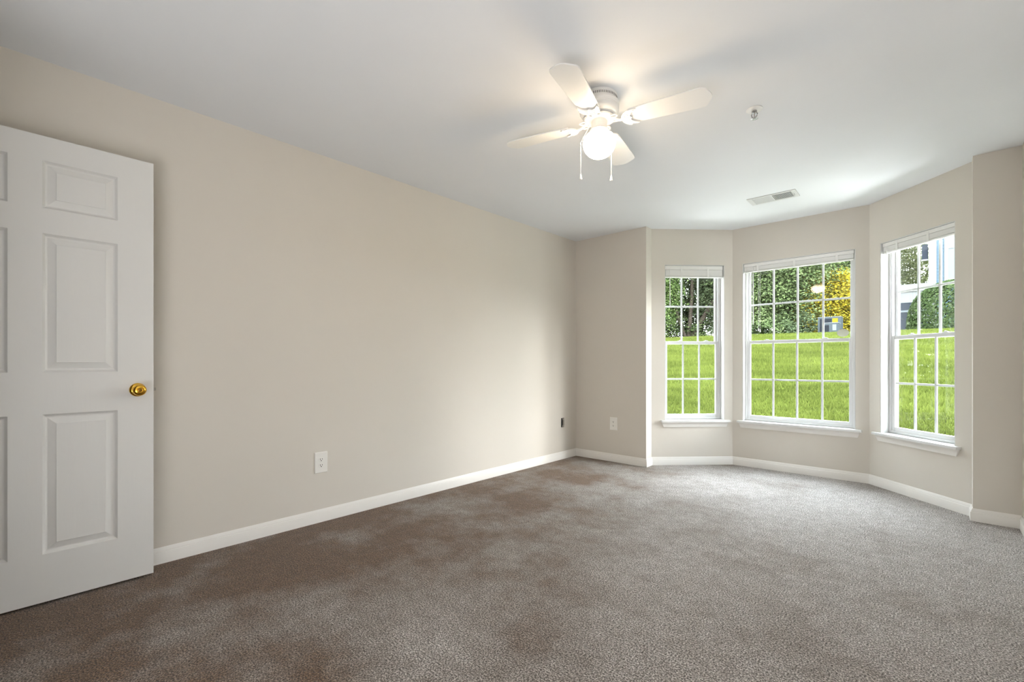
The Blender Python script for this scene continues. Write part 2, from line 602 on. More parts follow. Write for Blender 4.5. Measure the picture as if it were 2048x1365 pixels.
def window(n, wi, op, cols, label, tilt):
    s0, s1, z0, z1 = op
    M = wall_frame(wi)
    root = bpy.data.objects.new('window_%d' % n, None)
    root.empty_display_size = 0.1
    COL.objects.link(root)
    tag(root, label, 'window', kind='structure')
    root.matrix_world = M
    z0i = z0 + 0.002
    # jamb liner: painted returns of the opening
    e = 0.001
    mb = MB()
    mb.box(s0 + e, s0 + 0.006, 0.001, WT - 0.001, z0i, z1 - e)
    mb.box(s1 - 0.006, s1 - e, 0.001, WT - 0.001, z0i, z1 - e)
    mb.box(s0 + 0.006, s1 - 0.006, 0.001, WT - 0.001, z1 - 0.006, z1 - e)
    mb.build('jamb_liner', LINER, root)
    # vinyl frame
    f = 0.020
    fa, fb = 0.070, 0.136
    a0, a1, b0, b1 = s0 + 0.007, s1 - 0.007, z0 + 0.003, z1 - 0.007
    mb = MB()
    mb.box(a0, a0 + f, fa, fb, b0, b1); mb.box(a1 - f, a1, fa, fb, b0, b1)
    mb.box(a0 + f, a1 - f, fa, fb, b1 - f, b1); mb.box(a0 + f, a1 - f, fa, fb, b0, b0 + f)
    # stop beads standing proud down each jamb
    mb.box(a0 + f, a0 + f + 0.006, fa + 0.004, fa + 0.010, b0 + f, b1 - f)
    mb.box(a1 - f - 0.006, a1 - f, fa + 0.004, fa + 0.010, b0 + f, b1 - f)
    mb.build('frame', VINYL, root, bevel=0.002)
    zm = 0.5 * (z0 + z1)
    i0, i1 = a0 + f, a1 - f

    def sash(nm, y0, y1, w0, w1, st, rt, rb):
        fr = MB()
        fr.box(i0 + 0.002, i0 + st, y0, y1, w0, w1); fr.box(i1 - st, i1 - 0.002, y0, y1, w0, w1)
        fr.box(i0 + st, i1 - st, y0, y1, w1 - rt, w1); fr.box(i0 + st, i1 - st, y0, y1, w0, w0 + rb)
        so = fr.build(nm, VINYL, root, bevel=0.003)
        gx0, gx1, gz0, gz1 = i0 + st, i1 - st, w0 + rb, w1 - rt
        yc = 0.5 * (y0 + y1)
        g = MB()
        mw = 0.0085
        for k in range(1, cols):
            x = gx0 + (gx1 - gx0) * k / cols
            g.box(x - mw, x + mw, yc - 0.005, yc + 0.005, gz0, gz1)
        zc = 0.5 * (gz0 + gz1)
        for k in range(cols):
            xa = gx0 + (gx1 - gx0) * k / cols + (mw if k else 0)
            xb = gx0 + (gx1 - gx0) * (k + 1) / cols - (mw if k < cols - 1 else 0)
            g.box(xa, xb, yc - 0.005, yc + 0.005, zc - mw, zc + mw)
        g.build('muntin_grid', VINYL, so, bevel=0.002)
        p = MB()
        for y, t in ((yc - 0.0075, 0.0), (yc + 0.0075, tilt)):
            p.add([(gx0, y - t, gz0), (gx1, y + t, gz0), (gx1, y + t, gz1), (gx0, y - t, gz1)], [(0, 1, 2, 3)])
        p.build('pane', GLASS, so)
        return so, (gx0, gx1, gz0, gz1, yc)
    lo, lg = sash('lower_sash', 0.076, 0.104, b0 + f - 0.002, zm + 0.016, 0.028, 0.030, 0.034)
    up, ug = sash('upper_sash', 0.108, 0.134, zm - 0.016, b1 - f + 0.002, 0.022, 0.024, 0.030)
    # sash locks on the meeting rail, tilt latches at its ends
    w = i1 - i0
    for x in ((i0 + 0.20 * w, i0 + 0.76 * w) if cols == 4 else (i0 + 0.30 * w, i0 + 0.78 * w)):
        l = MB()
        l.box(x - 0.024, x + 0.024, 0.080, 0.100, zm + 0.0161, zm + 0.021)
        l.prism([(x - 0.010, 0.082, zm + 0.0215), (x + 0.022, 0.082, zm + 0.0215), (x + 0.020, 0.096, zm + 0.0215), (x - 0.010, 0.098, zm + 0.0215)],
                [(x - 0.008, 0.084, zm + 0.030), (x + 0.014, 0.084, zm + 0.026), (x + 0.013, 0.094, zm + 0.026), (x - 0.008, 0.096, zm + 0.030)])
        l.build('sash_lock', VINYL, lo, bevel=0.0015)
    # exterior brickmould / nailing trim
    e = MB()
    y0, y1 = WT + 0.001, WT + 0.025
    e.box(s0 - 0.06, s0, y0, y1, z0 - 0.05, z1 + 0.06); e.box(s1, s1 + 0.06, y0, y1, z0 - 0.05, z1 + 0.06)
    e.box(s0, s1, y0, y1, z1, z1 + 0.06); e.box(s0, s1, y0, y1, z0 - 0.05, z0)
    e.build('exterior_trim', HOUSE_WHITE, root)
    # stool with horns and apron
    st = MB()
    t0, t1 = z0 - 0.0175, z0 + 0.0015
    st.box(s0 - 0.045, s1 + 0.045, -0.042, -0.001, t0, t1)
    st.box(s0 + 0.001, s1 - 0.001, -0.001, 0.0695, z0 + 0.0001, t1)
    st.build('sill', LINER, root, bevel=0.005, seg=3)
    ap = MB()
    pr = [(-0.001, 0.0), (-0.010, 0.0), (-0.011, 0.010), (-0.0125, 0.028), (-0.016, 0.036), (-0.020, 0.040), (-0.024, 0.048), (-0.026, 0.052), (-0.001, 0.052)]
    L = [(s0 - 0.016 - 0.35 * h, y, t0 - 0.0525 + h) for y, h in pr]
    R = [(s1 + 0.016 + 0.35 * h, y, t0 - 0.0525 + h) for y, h in pr]
    ap.prism(L, R)
    ap.build('apron', TRIM, root, smooth=30)
    return root, M, ug


w1, M1, g1 = window(1, 3, W1, 3, 'narrow white sash window in the left bay wall, forked tree outside', 0.0008)
w2, M2, g2 = window(2, 4, W2, 4, 'widest white sash window in the middle bay wall with four pane columns', 0.0016)
w3, M3, g3 = window(3, 5, W3, 3, 'narrow white sash window in the right bay wall, hedge and blue house outside', 0.0008)


def blind(op, M, label, wand_len, clips, cord=None):
    s0, s1, z0, z1 = op
    root = bpy.data.objects.new('window_blind', None)
    root.empty_display_size = 0.1
    COL.objects.link(root)
    root.matrix_world = M
    tag(root, label, 'blind', 'raised white mini blinds')
    a, b = s0 + 0.011, s1 - 0.011
    zt = z1 - 0.008
    tall = 0.120 if op is W1 else 0.086      # folded height
    hr = 0.040 if op is W1 else 0.030
    h = MB()
    h.box(a, b, 0.012, 0.050, zt - hr, zt)
    h.build('headrail', BLIND, root, bevel=0.002)
    sl = MB()
    z = zt - hr - 0.0025
    k = 0
    while z > zt - tall + 0.0175:
        sl.add([(a + 0.004, 0.014, z), (b - 0.004, 0.014, z), (b - 0.004, 0.031, z + 0.0016), (a + 0.004, 0.031, z + 0.0016), (b - 0.004, 0.048, z), (a + 0.004, 0.048, z),
                (a + 0.004, 0.014, z - 0.0023), (b - 0.004, 0.014, z - 0.0023), (b - 0.004, 0.048, z - 0.0023), (a + 0.004, 0.048, z - 0.0023)],
               [(0, 1, 2, 3), (3, 2, 4, 5), (0, 6, 7, 1), (5, 4, 8, 9), (6, 9, 8, 7)])
        z -= 0.0027; k += 1
    sl.build('slat_stack', BLIND, root)
    br = MB()
    br.box(a + 0.003, b - 0.003, 0.016, 0.046, zt - tall - 0.001, zt - tall + 0.0125)
    br.build('bottom_rail', BLIND, root, bevel=0.003)
    for c in clips:
        x = a + (b - a) * c
        t = MB()
        t.box(x - 0.009, x + 0.009, 0.0100, 0.0118, zt - tall, zt - 0.012)
        t.build('ladder_tape', BLIND, root)
    x = a + (0.045 if op is not W2 else 0.085)
    t = MB()
    t.tube([(x, 0.008, zt - 0.030), (x, 0.004, zt - 0.045), (x, 0.006, zt - 0.06), (x + 0.002, 0.008, zt - wand_len)], 0.0036, 6)
    t.build('tilt_wand', BLIND, root, smooth=60)
    if cord:
        for q, ln in cord:
            t = MB()
            xx = a + q
            t.tube([(xx, 0.009, zt - 0.04), (xx, 0.009, zt - ln)], 0.0011, 5)
            t.lathe([(0.001, zt - ln - 0.03), (0.006, zt - ln - 0.028), (0.004, zt - ln - 0.004), (0.0015, zt - ln)], 10, (xx, 0.009, 0))
            t.build('lift_cord', BLIND, root)
    return root


blind(W1, M1, 'white mini blind pulled up at the top of the left narrow window', 0.42, (0.28, 0.74))
blind(W2, M2, 'white mini blind pulled up at the top of the wide middle window', 0.62, (0.14, 0.49, 0.86), ((0.135, 0.66), (0.150, 0.67)))
blind(W3, M3, 'white mini blind pulled up at the top of the right narrow window', 0.60, (0.22, 0.66))

# oval sticker in the lower right corner of the upper middle sash
mb = MB()
gx0, gx1, gz0, gz1, yc = g2
sx, sz = gx1 - 0.055, gz0 + 0.052
pts = [(sx + 0.046 * math.cos(t), sz + 0.036 * math.sin(t)) for t in [2 * PI * k / 32 for k in range(32)]]
mb.prism([(x, yc - 0.0100, z) for x, z in pts], [(x, yc - 0.0096, z) for x, z in pts])
o = mb.build('window_sticker', STICKER)
o.matrix_world = M2
tag(o, 'pale oval sticker on the glass of the wide middle window, low at the right', 'sticker')


# ------------------------------------------------------------------ door
def make_door():
    """local: x = out of the leaf into the room (face at 0), y along the leaf from hinge (0) to edge (0.762), z up"""
    W, HT, T = 0.762, 2.032, 0.035
    root = bpy.data.objects.new('door_1', None)
    COL.objects.link(root)
    root.empty_display_size = 0.1
    root.location = (-2.85, 0.472 - W, 0.013)
    tag(root, 'white six panel door standing open against the left wall, brass knob', 'door', kind='structure')
    cols = [(W - 0.635, W - 0.635 + 0.249), (W - 0.137 - 0.249, W - 0.137)]
    cols = [(0.127, 0.376 - 0.0), (0.376 + 0.0 + 0.0, 0.625)]
    cols = [(0.127, 0.344), (0.377 + 0.0, 0.626)]
    # from the photo: right column 0.086..0.336 in room y, left column ends at -0.016
    y_h = 0.472 - W
    rc = (0.086 - y_h, 0.336 - y_h)
    lc = (W - rc[1], -0.016 - y_h)
    lc = (lc[1] - (rc[1] - rc[0]), lc[1])
    rows = [(0.221 - 0.013, 0.831 - 0.013), (1.015 - 0.013, 1.621 - 0.013), (1.732 - 0.013, 1.938 - 0.013)]
    leaf = MB()
    holes = [(c[0], c[1], r[0], r[1]) for c in (lc, rc) for r in rows]
    for sgn, x in ((1, 0.0), (-1, -T)):
        ys = sorted({0.0, W, lc[0], lc[1], rc[0], rc[1]})
        zs = sorted({0.0, HT} | {r[0] for r in rows} | {r[1] for r in rows})
        for a, b in zip(ys, ys[1:]):
            for c, d in zip(zs, zs[1:]):
                if any(abs(h[0] - a) < 1e-6 and abs(h[1] - b) < 1e-6 and abs(h[2] - c) < 1e-6 and abs(h[3] - d) < 1e-6 for h in holes):
                    continue
                leaf.add([(x, a, c), (x, b, c), (x, b, d), (x, a, d)], [(0, 1, 2, 3)])
    leaf.add([(0, 0, 0), (-T, 0, 0), (-T, W, 0), (0, W, 0)], [(0, 1, 2, 3)])
    leaf.add([(0, 0, HT), (-T, 0, HT), (-T, W, HT), (0, W, HT)], [(0, 1, 2, 3)])
    leaf.add([(0, 0, 0), (-T, 0, 0), (-T, 0, HT), (0, 0, HT)], [(0, 1, 2, 3)])
    leaf.add([(0, W, 0), (-T, W, 0), (-T, W, HT), (0, W, HT)], [(0, 1, 2, 3)])
    leaf.build('leaf', DOOR, root)
    prof = [(0.0, 0.0), (0.003, -0.004), (0.009, -0.0115), (0.012, -0.0130), (0.016, -0.0130), (0.018, -0.0120), (0.042, -0.0030), (0.0435, -0.0012)]
    for h in holes:
        p = MB()
        for x, sg in ((0.0, 1), (-T, -1)):
            vs = []
            for ins, dep in prof:
                y0, y1, z0, z1 = h[0] + ins, h[1] - ins, h[2] + ins, h[3] - ins
                vs += [(x + sg * dep, y0, z0), (x + sg * dep, y1, z0), (x + sg * dep, y1, z1), (x + sg * dep, y0, z1)]
            n = len(prof); fs = []
            for k in range(n - 1):
                for i in range(4):
                    j = (i + 1) % 4
                    fs.append((4 * k + i, 4 * k + j, 4 * k + 4 + j, 4 * k + 4 + i))
            fs.append((4 * n - 4, 4 * n - 3, 4 * n - 2, 4 * n - 1))
            p.add(vs, fs)
        p.build('panel', DOOR, root)
    # knob set, both sides
    ky, kz = W - 0.062, 0.925 - 0.013
    for sg, x0 in ((1, 0.0003), (-1, -T - 0.0003)):
        k = MB()
        pr = [(0.0325, 0.0), (0.0325, 0.003), (0.030, 0.0065), (0.022, 0.0095), (0.0135, 0.0115), (0.0120, 0.016), (0.0125, 0.024), (0.017, 0.030),
              (0.0235, 0.036), (0.0268, 0.043), (0.0275, 0.050), (0.0262, 0.057), (0.0225, 0.0625), (0.0175, 0.0655), (0.0120, 0.0665), (0.0112, 0.0645), (0.0080, 0.0640)]
        k.lathe([(r, x0 + sg * h) for r, h in pr], 40, (0, ky, kz), 'x')
        ko = k.build('knob', BRASS, root, smooth=50)
        if sg == 1:
            c = MB()
            c.lathe([(0.0078, x0 + 0.0642), (0.0078, x0 + 0.0668), (0.0060, x0 + 0.0675), (0.002, x0 + 0.0675)], 20, (0, ky, kz), 'x')
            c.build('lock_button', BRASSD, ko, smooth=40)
    l = MB()
    l.box(-0.030, -0.005, W + 0.0002, W + 0.0015, kz - 0.028, kz + 0.028)
    l.prism([(-0.0245, W + 0.0016, kz - 0.008), (-0.0105, W + 0.0016, kz - 0.008), (-0.0105, W + 0.0016, kz + 0.008), (-0.0245, W + 0.0016, kz + 0.008)],
            [(-0.0245, W + 0.006, kz - 0.007), (-0.0125, W + 0.012, kz - 0.007), (-0.0125, W + 0.012, kz + 0.007), (-0.0245, W + 0.006, kz + 0.007)])
    l.build('latch', STEEL, root)
    for z in (0.18, 1.0, 1.80):
        hg = MB()
        hg.lathe([(0.0055, z - 0.045), (0.0055, z + 0.045)], 12, (-T - 0.006, -0.004, 0))
        hg.build('hinge', BRASS, root, smooth=40)


make_door()


# ------------------------------------------------------------------ outlets
def outlet(M, w, h, label, group):
    root = bpy.data.objects.new('wall_outlet', None)
    COL.objects.link(root); root.empty_display_size = 0.05
    root.matrix_world = M
    tag(root, label, 'outlet')
    p = MB()
    p.prism([(-w / 2, -0.0003, -h / 2), (w / 2, -0.0003, -h / 2), (w / 2, -0.0003, h / 2), (-w / 2, -0.0003, h / 2)],
            [(-w / 2 + 0.004, -0.0062, -h / 2 + 0.004), (w / 2 - 0.004, -0.0062, -h / 2 + 0.004), (w / 2 - 0.004, -0.0062, h / 2 - 0.004), (-w / 2 + 0.004, -0.0062, h / 2 - 0.004)])
    p.build('cover_plate', PLASTIC, root, bevel=0.0012)
    for z in (0.0195, -0.0195):
        r = MB()
        n = 24; pts = []
        for k in range(n):
            t = 2 * PI * k / n
            pts.append((0.0172 * math.cos(t), max(-0.0135, min(0.0135, 0.0172 * math.sin(t)))))
        r.prism([(x, -0.0055, z + y) for x, y in pts], [(x, -0.0072, z + y) for x, y in pts])
        ro = r.build('receptacle', PLASTIC, root, bevel=0.0005)
        s = MB()
        s.box(-0.0080, -0.0050, -0.0076, -0.0071, z - 0.002, z + 0.0080)
        s.box(0.0050, 0.0080, -0.0076, -0.0071, z - 0.001, z + 0.0075)
        s.lathe([(0.0034, -0.0071), (0.0034, -0.0076)], 12, (0, 0, z - 0.0072), 'y')
        s.build('slots', SLOT, ro)
    s = MB(); s.lathe([(0.0032, -0.0060), (0.0032, -0.0068), (0.0022, -0.0073)], 14, (0, 0, 0), 'y')
    s.build('screw', PLASTIC, root, smooth=40)
    return root


outlet(wall_frame(0) @ Matrix.Translation((1.704, 0, 0.394)), 0.089, 0.140, 'white double outlet low on the long beige left wall', None)
outlet(wall_frame(1) @ Matrix.Translation((0.487, 0, 0.405)), 0.089, 0.138, 'white double outlet on the short wall left of the bay windows', None)

# uncovered box near the corner of the left wall
root = bpy.data.objects.new('uncovered_outlet_box', None)
COL.objects.link(root); root.empty_display_size = 0.05
root.matrix_world = wall_frame(0) @ Matrix.Translation((4.405, 0, 0.399))
tag(root, 'uncovered dark electrical box with bare metal device on the left wall near the corner', 'outlet box')
mb = MB()
mb.box(-0.027, 0.027, -0.0015, -0.0004, -0.050, 0.050)
mb.build('box_opening', SLOT, root)
mb = MB()
mb.box(-0.006, 0.022, -0.006, -0.0016, -0.046, -0.030); mb.box(-0.006, 0.022, -0.006, -0.0016, 0.030, 0.046)
mb.box(-0.002, 0.020, -0.012, -0.0016, -0.030, 0.030)
mb.lathe([(0.003, -0.0062), (0.003, -0.008)], 10, (0.008, 0, 0.040), 'y')
mb.lathe([(0.003, -0.0062), (0.003, -0.008)], 10, (0.008, 0, -0.040), 'y')
mb.build('device_strap', STEEL, root, bevel=0.001)

# ------------------------------------------------------------------ ceiling register
root = empty('ceiling_vent', (-0.982, 4.297, H), math.radians(0.8))
tag(root, 'white rectangular air register on the ceiling in front of the bay', 'vent')
vw, vh = 0.358, 0.192
mb = MB()
i0, i1, j = 0.142, 0.142, 0.070
mb.m = 0


def bar(mb, x0, x1, y0, y1):
    mb.box(x0, x1, y0, y1, -0.006, -0.0004)


bar(mb, -vw / 2, -i0, -vh / 2, vh / 2); bar(mb, i1, vw / 2, -vh / 2, vh / 2)
bar(mb, -i0, i1, -vh / 2, -j); bar(mb, -i0, i1, j, vh / 2)
bar(mb, -0.006, 0.006, -j, j)
mb.build('frame', VINYL, root, bevel=0.002)
mb = MB(); mb.box(-i0, i1, -j, j, -0.0012, -0.0004)
mb.build('duct_opening', SLOT, root)
for side in (-1, 1):
    mb = MB()
    for k in range(13):
        x = side * (0.014 + k * 0.0102)
        c = x
        dx = 0.0062 * (1 if side < 0 else 1)
        # all blades lean the same way away from the middle
        lean = side * 0.0055
        vs = [(c - lean, -j, -0.0014), (c - lean, j, -0.0014), (c + lean, j, -0.0085), (c + lean, -j, -0.0085)]
        vs2 = [(x_ + 0.0011, y_, z_) for x_, y_, z_ in vs]
        mb.prism(vs, vs2)
    mb.build('louver_bank', VINYL, root)
mb = MB(); mb.box(i1 + 0.010, i1 + 0.015, -0.020, 0.020, -0.0075, -0.0061); mb.tube([(i1 + 0.0125, 0.0, -0.007), (i1 + 0.017, 0.004, -0.020)], 0.002, 6)
mb.build('damper_lever', VINYL, root)

# ------------------------------------------------------------------ sprinkler
root = empty('fire_sprinkler', (-0.715, 2.735, H))
tag(root, 'small chrome fire sprinkler head on the ceiling right of the fan', 'sprinkler')
mb = MB(); mb.lathe([(0.001, -0.0003), (0.040, -0.0003), (0.041, -0.003), (0.036, -0.006), (0.022, -0.009), (0.001, -0.0095)], 36)
mb.build('escutcheon', ENAMEL, root, smooth=50)
mb = MB()
mb.lathe([(0.001, -0.0096), (0.013, -0.0096), (0.013, -0.018), (0.010, -0.020), (0.001, -0.021)], 20)
for sg in (-1, 1):
    mb.tube([(sg * 0.010, 0, -0.018), (sg * 0.015, 0, -0.027), (sg * 0.013, 0, -0.038), (sg * 0.003, 0, -0.047)], 0.0028, 8)
mb.lathe([(0.001, -0.045), (0.005, -0.046), (0.005, -0.051), (0.001, -0.052)], 14)
mb.build('frame', CHROME, root, smooth=40)
mb = MB(); mb.lathe([(0.0018, -0.021), (0.0025, -0.030), (0.0018, -0.045)], 10)
mb.build('bulb', simple('bulb_glass', (0.25, 0.22, 0.20), 0.15), root, smooth=60)
mb = MB()
for k in range(12):
    t = 2 * PI * k / 12; a = 0.11
    mb.prism([(0.004 * math.cos(t - a), 0.004 * math.sin(t - a), -0.0545), (0.018 * math.cos(t - a * 1.1), 0.018 * math.sin(t - a * 1.1), -0.0525), (0.018 * math.cos(t + a * 1.1), 0.018 * math.sin(t + a * 1.1), -0.0525), (0.004 * math.cos(t + a), 0.004 * math.sin(t + a), -0.0545)],
             [(0.004 * math.cos(t - a), 0.004 * math.sin(t - a), -0.0535), (0.018 * math.cos(t - a * 1.1), 0.018 * math.sin(t - a * 1.1), -0.0515), (0.018 * math.cos(t + a * 1.1), 0.018 * math.sin(t + a * 1.1), -0.0515), (0.004 * math.cos(t + a), 0.004 * math.sin(t + a), -0.0535)])
mb.lathe([(0.001, -0.052), (0.008, -0.052), (0.008, -0.0545), (0.001, -0.0545)], 16)
mb.build('deflector', CHROME, root)


# ------------------------------------------------------------------ ceiling fan
def make_fan():
    root = empty('ceiling_fan', (-1.274, 2.059, H), math.radians(14.5))
    tag(root, 'white four blade ceiling fan with a lit round globe and two pull chains', 'ceiling fan')
    mb = MB()
    mb.lathe([(0.001, -0.0003), (0.088, -0.0003), (0.091, -0.003), (0.091, -0.034), (0.0935, -0.037), (0.099, -0.041), (0.102, -0.047), (0.102, -0.054),
              (0.0985, -0.058), (0.0975, -0.062), (0.100, -0.067), (0.1015, -0.074), (0.0990, -0.086), (0.0930, -0.096), (0.084, -0.104), (0.072, -0.110), (0.001, -0.111)], 64)
    hs = mb.build('housing', ENAMEL, root, smooth=40)
    sl = MB()
    for k in range(64):
        t = 2 * PI * k / 64
        M = Matrix.Rotation(t, 4, 'Z')
        st = len(sl.v)
        sl.box(0.0905, 0.0915, -0.0016, 0.0016, -0.030, -0.018)
        sl.xf(M, st)
    sl.build('vent_slots', SLOT, hs)
    mb = MB()
    mb.lathe([(0.001, -0.1112), (0.058, -0.1112), (0.076, -0.114), (0.080, -0.119), (0.076, -0.125), (0.052, -0.129), (0.001, -0.129)], 48)
    mb.build('flywheel', ENAMEL, root, smooth=40)
    mb = MB()
    mb.lathe([(0.001, -0.1292), (0.038, -0.1292), (0.0395, -0.133), (0.0395, -0.170), (0.046, -0.174), (0.050, -0.178), (0.050, -0.190), (0.001, -0.190)], 40)
    sw = mb.build('switch_housing', ENAMEL, root, smooth=40)
    for k in range(3):
        t = 2 * PI * k / 3 + 0.9
        s = MB(); s.tube([(0.049 * math.cos(t), 0.049 * math.sin(t), -0.184), (0.060 * math.cos(t), 0.060 * math.sin(t), -0.184)], 0.0028, 8)
        s.build('thumb_screw', ENAMEL, sw)
    # globe: squat schoolhouse shape
    pr = [(0.043, -0.186), (0.046, -0.192), (0.058, -0.198), (0.070, -0.206), (0.079, -0.218), (0.0835, -0.233), (0.0835, -0.249), (0.0800, -0.266), (0.0725, -0.282),
          (0.0610, -0.296), (0.0470, -0.307), (0.0300, -0.314), (0.0140, -0.317), (0.001, -0.3175)]
    mb = MB(); mb.lathe(pr, 48)
    mb.build('glass_globe', GLOBE, root, smooth=60)
    # blades
    for k in range(4):
        rot = Matrix.Rotation(k * PI / 2, 4, 'Z')
        pitch = Matrix.Rotation(math.radians(-9), 4, 'X')
        # outline, half widths along the radius
        up = [(0.155, 0.048), (0.165, 0.0530), (0.25, 0.0590), (0.35, 0.0635), (0.45, 0.0680), (0.480, 0.0690), (0.498, 0.0675), (0.510, 0.0620), (0.518, 0.0520),
              (0.524, 0.0400), (0.531, 0.0280), (0.5365, 0.0160), (0.539, 0.0)]
        ol = up + [(x, -y) for x, y in up[::-1][1:]]
        zc = -0.140
        b = MB()
        b.prism([(x, y, -0.003) for x, y in ol], [(x, y, 0.003) for x, y in ol])
        b.xf(rot @ Matrix.Translation((0, 0, zc)) @ pitch)
        bo = b.build('blade', ENAMEL, root, bevel=0.0012)
        # blade iron: pierced crown bracket
        ir = MB()
        # neck from the flywheel
        ir.tube([(0.060, 0, -0.124), (0.085, 0, -0.136), (0.104, 0, -0.147), (0.124, 0, -0.1475)], [0.0085, 0.0075, 0.0065, 0.007], 10)
        # ring loops beside the neck
        for sg in (-1, 1):
            c = [(0.082 + 0.017 * math.cos(t), sg * 0.021 + 0.013 * math.sin(t), -0.131) for t in [2 * PI * q / 16 for q in range(16)]]
            ir.tube(c, 0.0042, 6, close=True)
        st = len(ir.v)
        # crown: crescent with two horns and a middle cusp
        out = []
        for q in range(25):
            t = math.radians(100 + 160 * q / 24)
            out.append((0.168 + 0.052 * math.cos(t) * 0.92, 0.053 * math.sin(t)))
        inn = [(0.185, -0.0535), (0.196, -0.0500), (0.187, -0.0440), (0.176, -0.0380), (0.166, -0.0260), (0.160, -0.0120), (0.168, 0.0), (0.160, 0.0120), (0.166, 0.0260), (0.176, 0.0380), (0.187, 0.0440), (0.196, 0.0500), (0.185, 0.0535)]
        loop = out + inn
        ir.prism([(x, y, -0.0095) for x, y in loop], [(x, y, -0.0035) for x, y in loop])
        # raised rim scrolls
        ir.tube([(x, y, -0.0098) for x, y in out], 0.0032, 6)
        ir.tube([(x, y, -0.0098) for x, y in inn], 0.0026, 6)
        for sg in (-1, 1):
            c = [(0.143 + 0.010 * math.cos(t), sg * 0.018 + 0.008 * math.sin(t), -0.0105) for t in [2 * PI * q / 14 for q in range(14)]]
            ir.tube(c, 0.0025, 6, close=True)
        for x, y in ((0.148, 0.0), (0.182, 0.046), (0.182, -0.046)):
            ir.lathe([(0.0045, -0.0095), (0.0045, -0.0115), (0.002, -0.013)], 10, (x, y, 0))
        ir.xf(Matrix.Translation((0, 0, zc)) @ pitch, st)
        ir.xf(rot)
        ir.build('blade_iron', ENAMEL, root, smooth=40)
    # pull chains: hang over the globe, positions in world axes relative to the hub
    inv = Matrix.Rotation(-math.radians(14.5), 4, 'Z')
    yaw = 0.74284
    for lat, fw, ln in ((-0.0935, 0.020, 0.425), (0.070, 0.035, 0.425)):
        # lateral / forward offsets from the fan axis
        x = lat * math.cos(yaw) - fw * math.sin(yaw); y = lat * math.sin(yaw) + fw * math.cos(yaw)
        p = inv @ Vector((x, y, 0))
        q = p.normalized() * 0.040
        c = MB()
        c.tube([(q.x, q.y, -0.150), (q.x * 1.25, q.y * 1.25, -0.152), (p.x * 0.86, p.y * 0.86, -0.205), (p.x, p.y, -0.232), (p.x, p.y, -ln + 0.03)], 0.0014, 6)
        zz = -0.236
        while zz > -ln + 0.03:
            c.lathe([(0.0004, zz + 0.0019), (0.0021, zz), (0.0004, zz - 0.0019)], 8, (p.x, p.y, 0), cap=False)
            zz -= 0.0052
        co = c.build('pull_chain', ENAMEL, root, smooth=40)
        f = MB()
        f.lathe([(0.001, -ln + 0.031), (0.003, -ln + 0.029), (0.0045, -ln + 0.020), (0.0075, -ln + 0.006), (0.0070, -ln + 0.001), (0.001, -ln)], 16, (p.x, p.y, 0))
        f.build('chain_knob', ENAMEL, co, smooth=50)


make_fan()


# ------------------------------------------------------------------ outdoors
def lawn_z(y):
    t = min(1.0, max(0.0, (y - 5.5) / 20.5))
    return -0.25 + 2.60 * math.sin(PI / 2 * t)


mb = MB()
ny = 60
xs = np.linspace(-40, 30, 36)
ys = list(np.linspace(4.4, 27, ny)) + [40, 70, 120]
vs = []
for y in ys:
    for x in xs:
        vs.append((x, y, lawn_z(y) + 0.03 * math.sin(x * 0.35 + y * 0.2)))
nx = len(xs)
fs = [(i * nx + k, i * nx + k + 1, (i + 1) * nx + k + 1, (i + 1) * nx + k) for i in range(len(ys) - 1) for k in range(nx - 1)]
mb.add(vs, fs)
tag(mb.build('lawn', LAWN, smooth=60), 'green sloping ground outside the bay windows', 'ground', kind='structure')

rng = np.random.default_rng(7)


def quads_mesh(name, verts, nper, mat, tone, parent=None):
    """verts (N*nper,3) polygons of nper corners; tone one value per polygon"""
    n = len(verts) // nper
    me = bpy.data.meshes.new(name)
    me.vertices.add(len(verts))
    me.vertices.foreach_set('co', np.asarray(verts, dtype=np.float32).ravel())
    me.loops.add(n * nper)
    me.loops.foreach_set('vertex_index', np.arange(n * nper, dtype=np.int32))
    me.polygons.add(n)
    me.polygons.foreach_set('loop_start', np.arange(0, n * nper, nper, dtype=np.int32))
    me.polygons.foreach_set('loop_total', np.full(n, nper, dtype=np.int32))
    at = me.attributes.new('tone', 'FLOAT', 'FACE')
    at.data.foreach_set('value', np.asarray(tone, dtype=np.float32))
    me.update(calc_edges=True)
    me.materials.append(mat)
    o = bpy.data.objects.new(name, me)
    COL.objects.link(o)
    if parent: o.parent = parent
    return o


# grass blades over the part of the lawn seen through the windows
N = 260000
ang = rng.uniform(math.radians(-33), math.radians(9), N)
dist = np.sqrt(rng.uniform(5.6 ** 2, 27.0 ** 2, N))
# more blades close by
dist = np.where(rng.random(N) < 0.35, rng.uniform(5.9, 16, N), dist)
gx = dist * np.sin(ang); gy = dist * np.cos(ang)
ok = gy > 5.45
gx, gy = gx[ok], gy[ok]; N = len(gx)
gz = np.array([lawn_z(y) for y in gy]) + 0.03 * np.sin(gx * 0.35 + gy * 0.2) - 0.01
h = rng.uniform(0.04, 0.10, N); w = rng.uniform(0.006, 0.013, N)
th = rng.uniform(0, 2 * PI, N); lean = rng.uniform(0.0, 0.07, N); la = rng.uniform(0, 2 * PI, N)
V = np.zeros((N, 3, 3))
V[:, 0] = np.stack([gx - w * np.cos(th), gy - w * np.sin(th), gz], 1)
V[:, 1] = np.stack([gx + w * np.cos(th), gy + w * np.sin(th), gz], 1)
V[:, 2] = np.stack([gx + lean * np.cos(la), gy + lean * np.sin(la), gz + h], 1)
patch = 0.5 + 0.25 * np.sin(gx * 1.7 + 2 * np.sin(gy * 0.9)) * np.sin(gy * 2.3 + gx * 0.6) + 0.12 * np.sin(gy * 9 + 2 * np.sin(gx * 2))
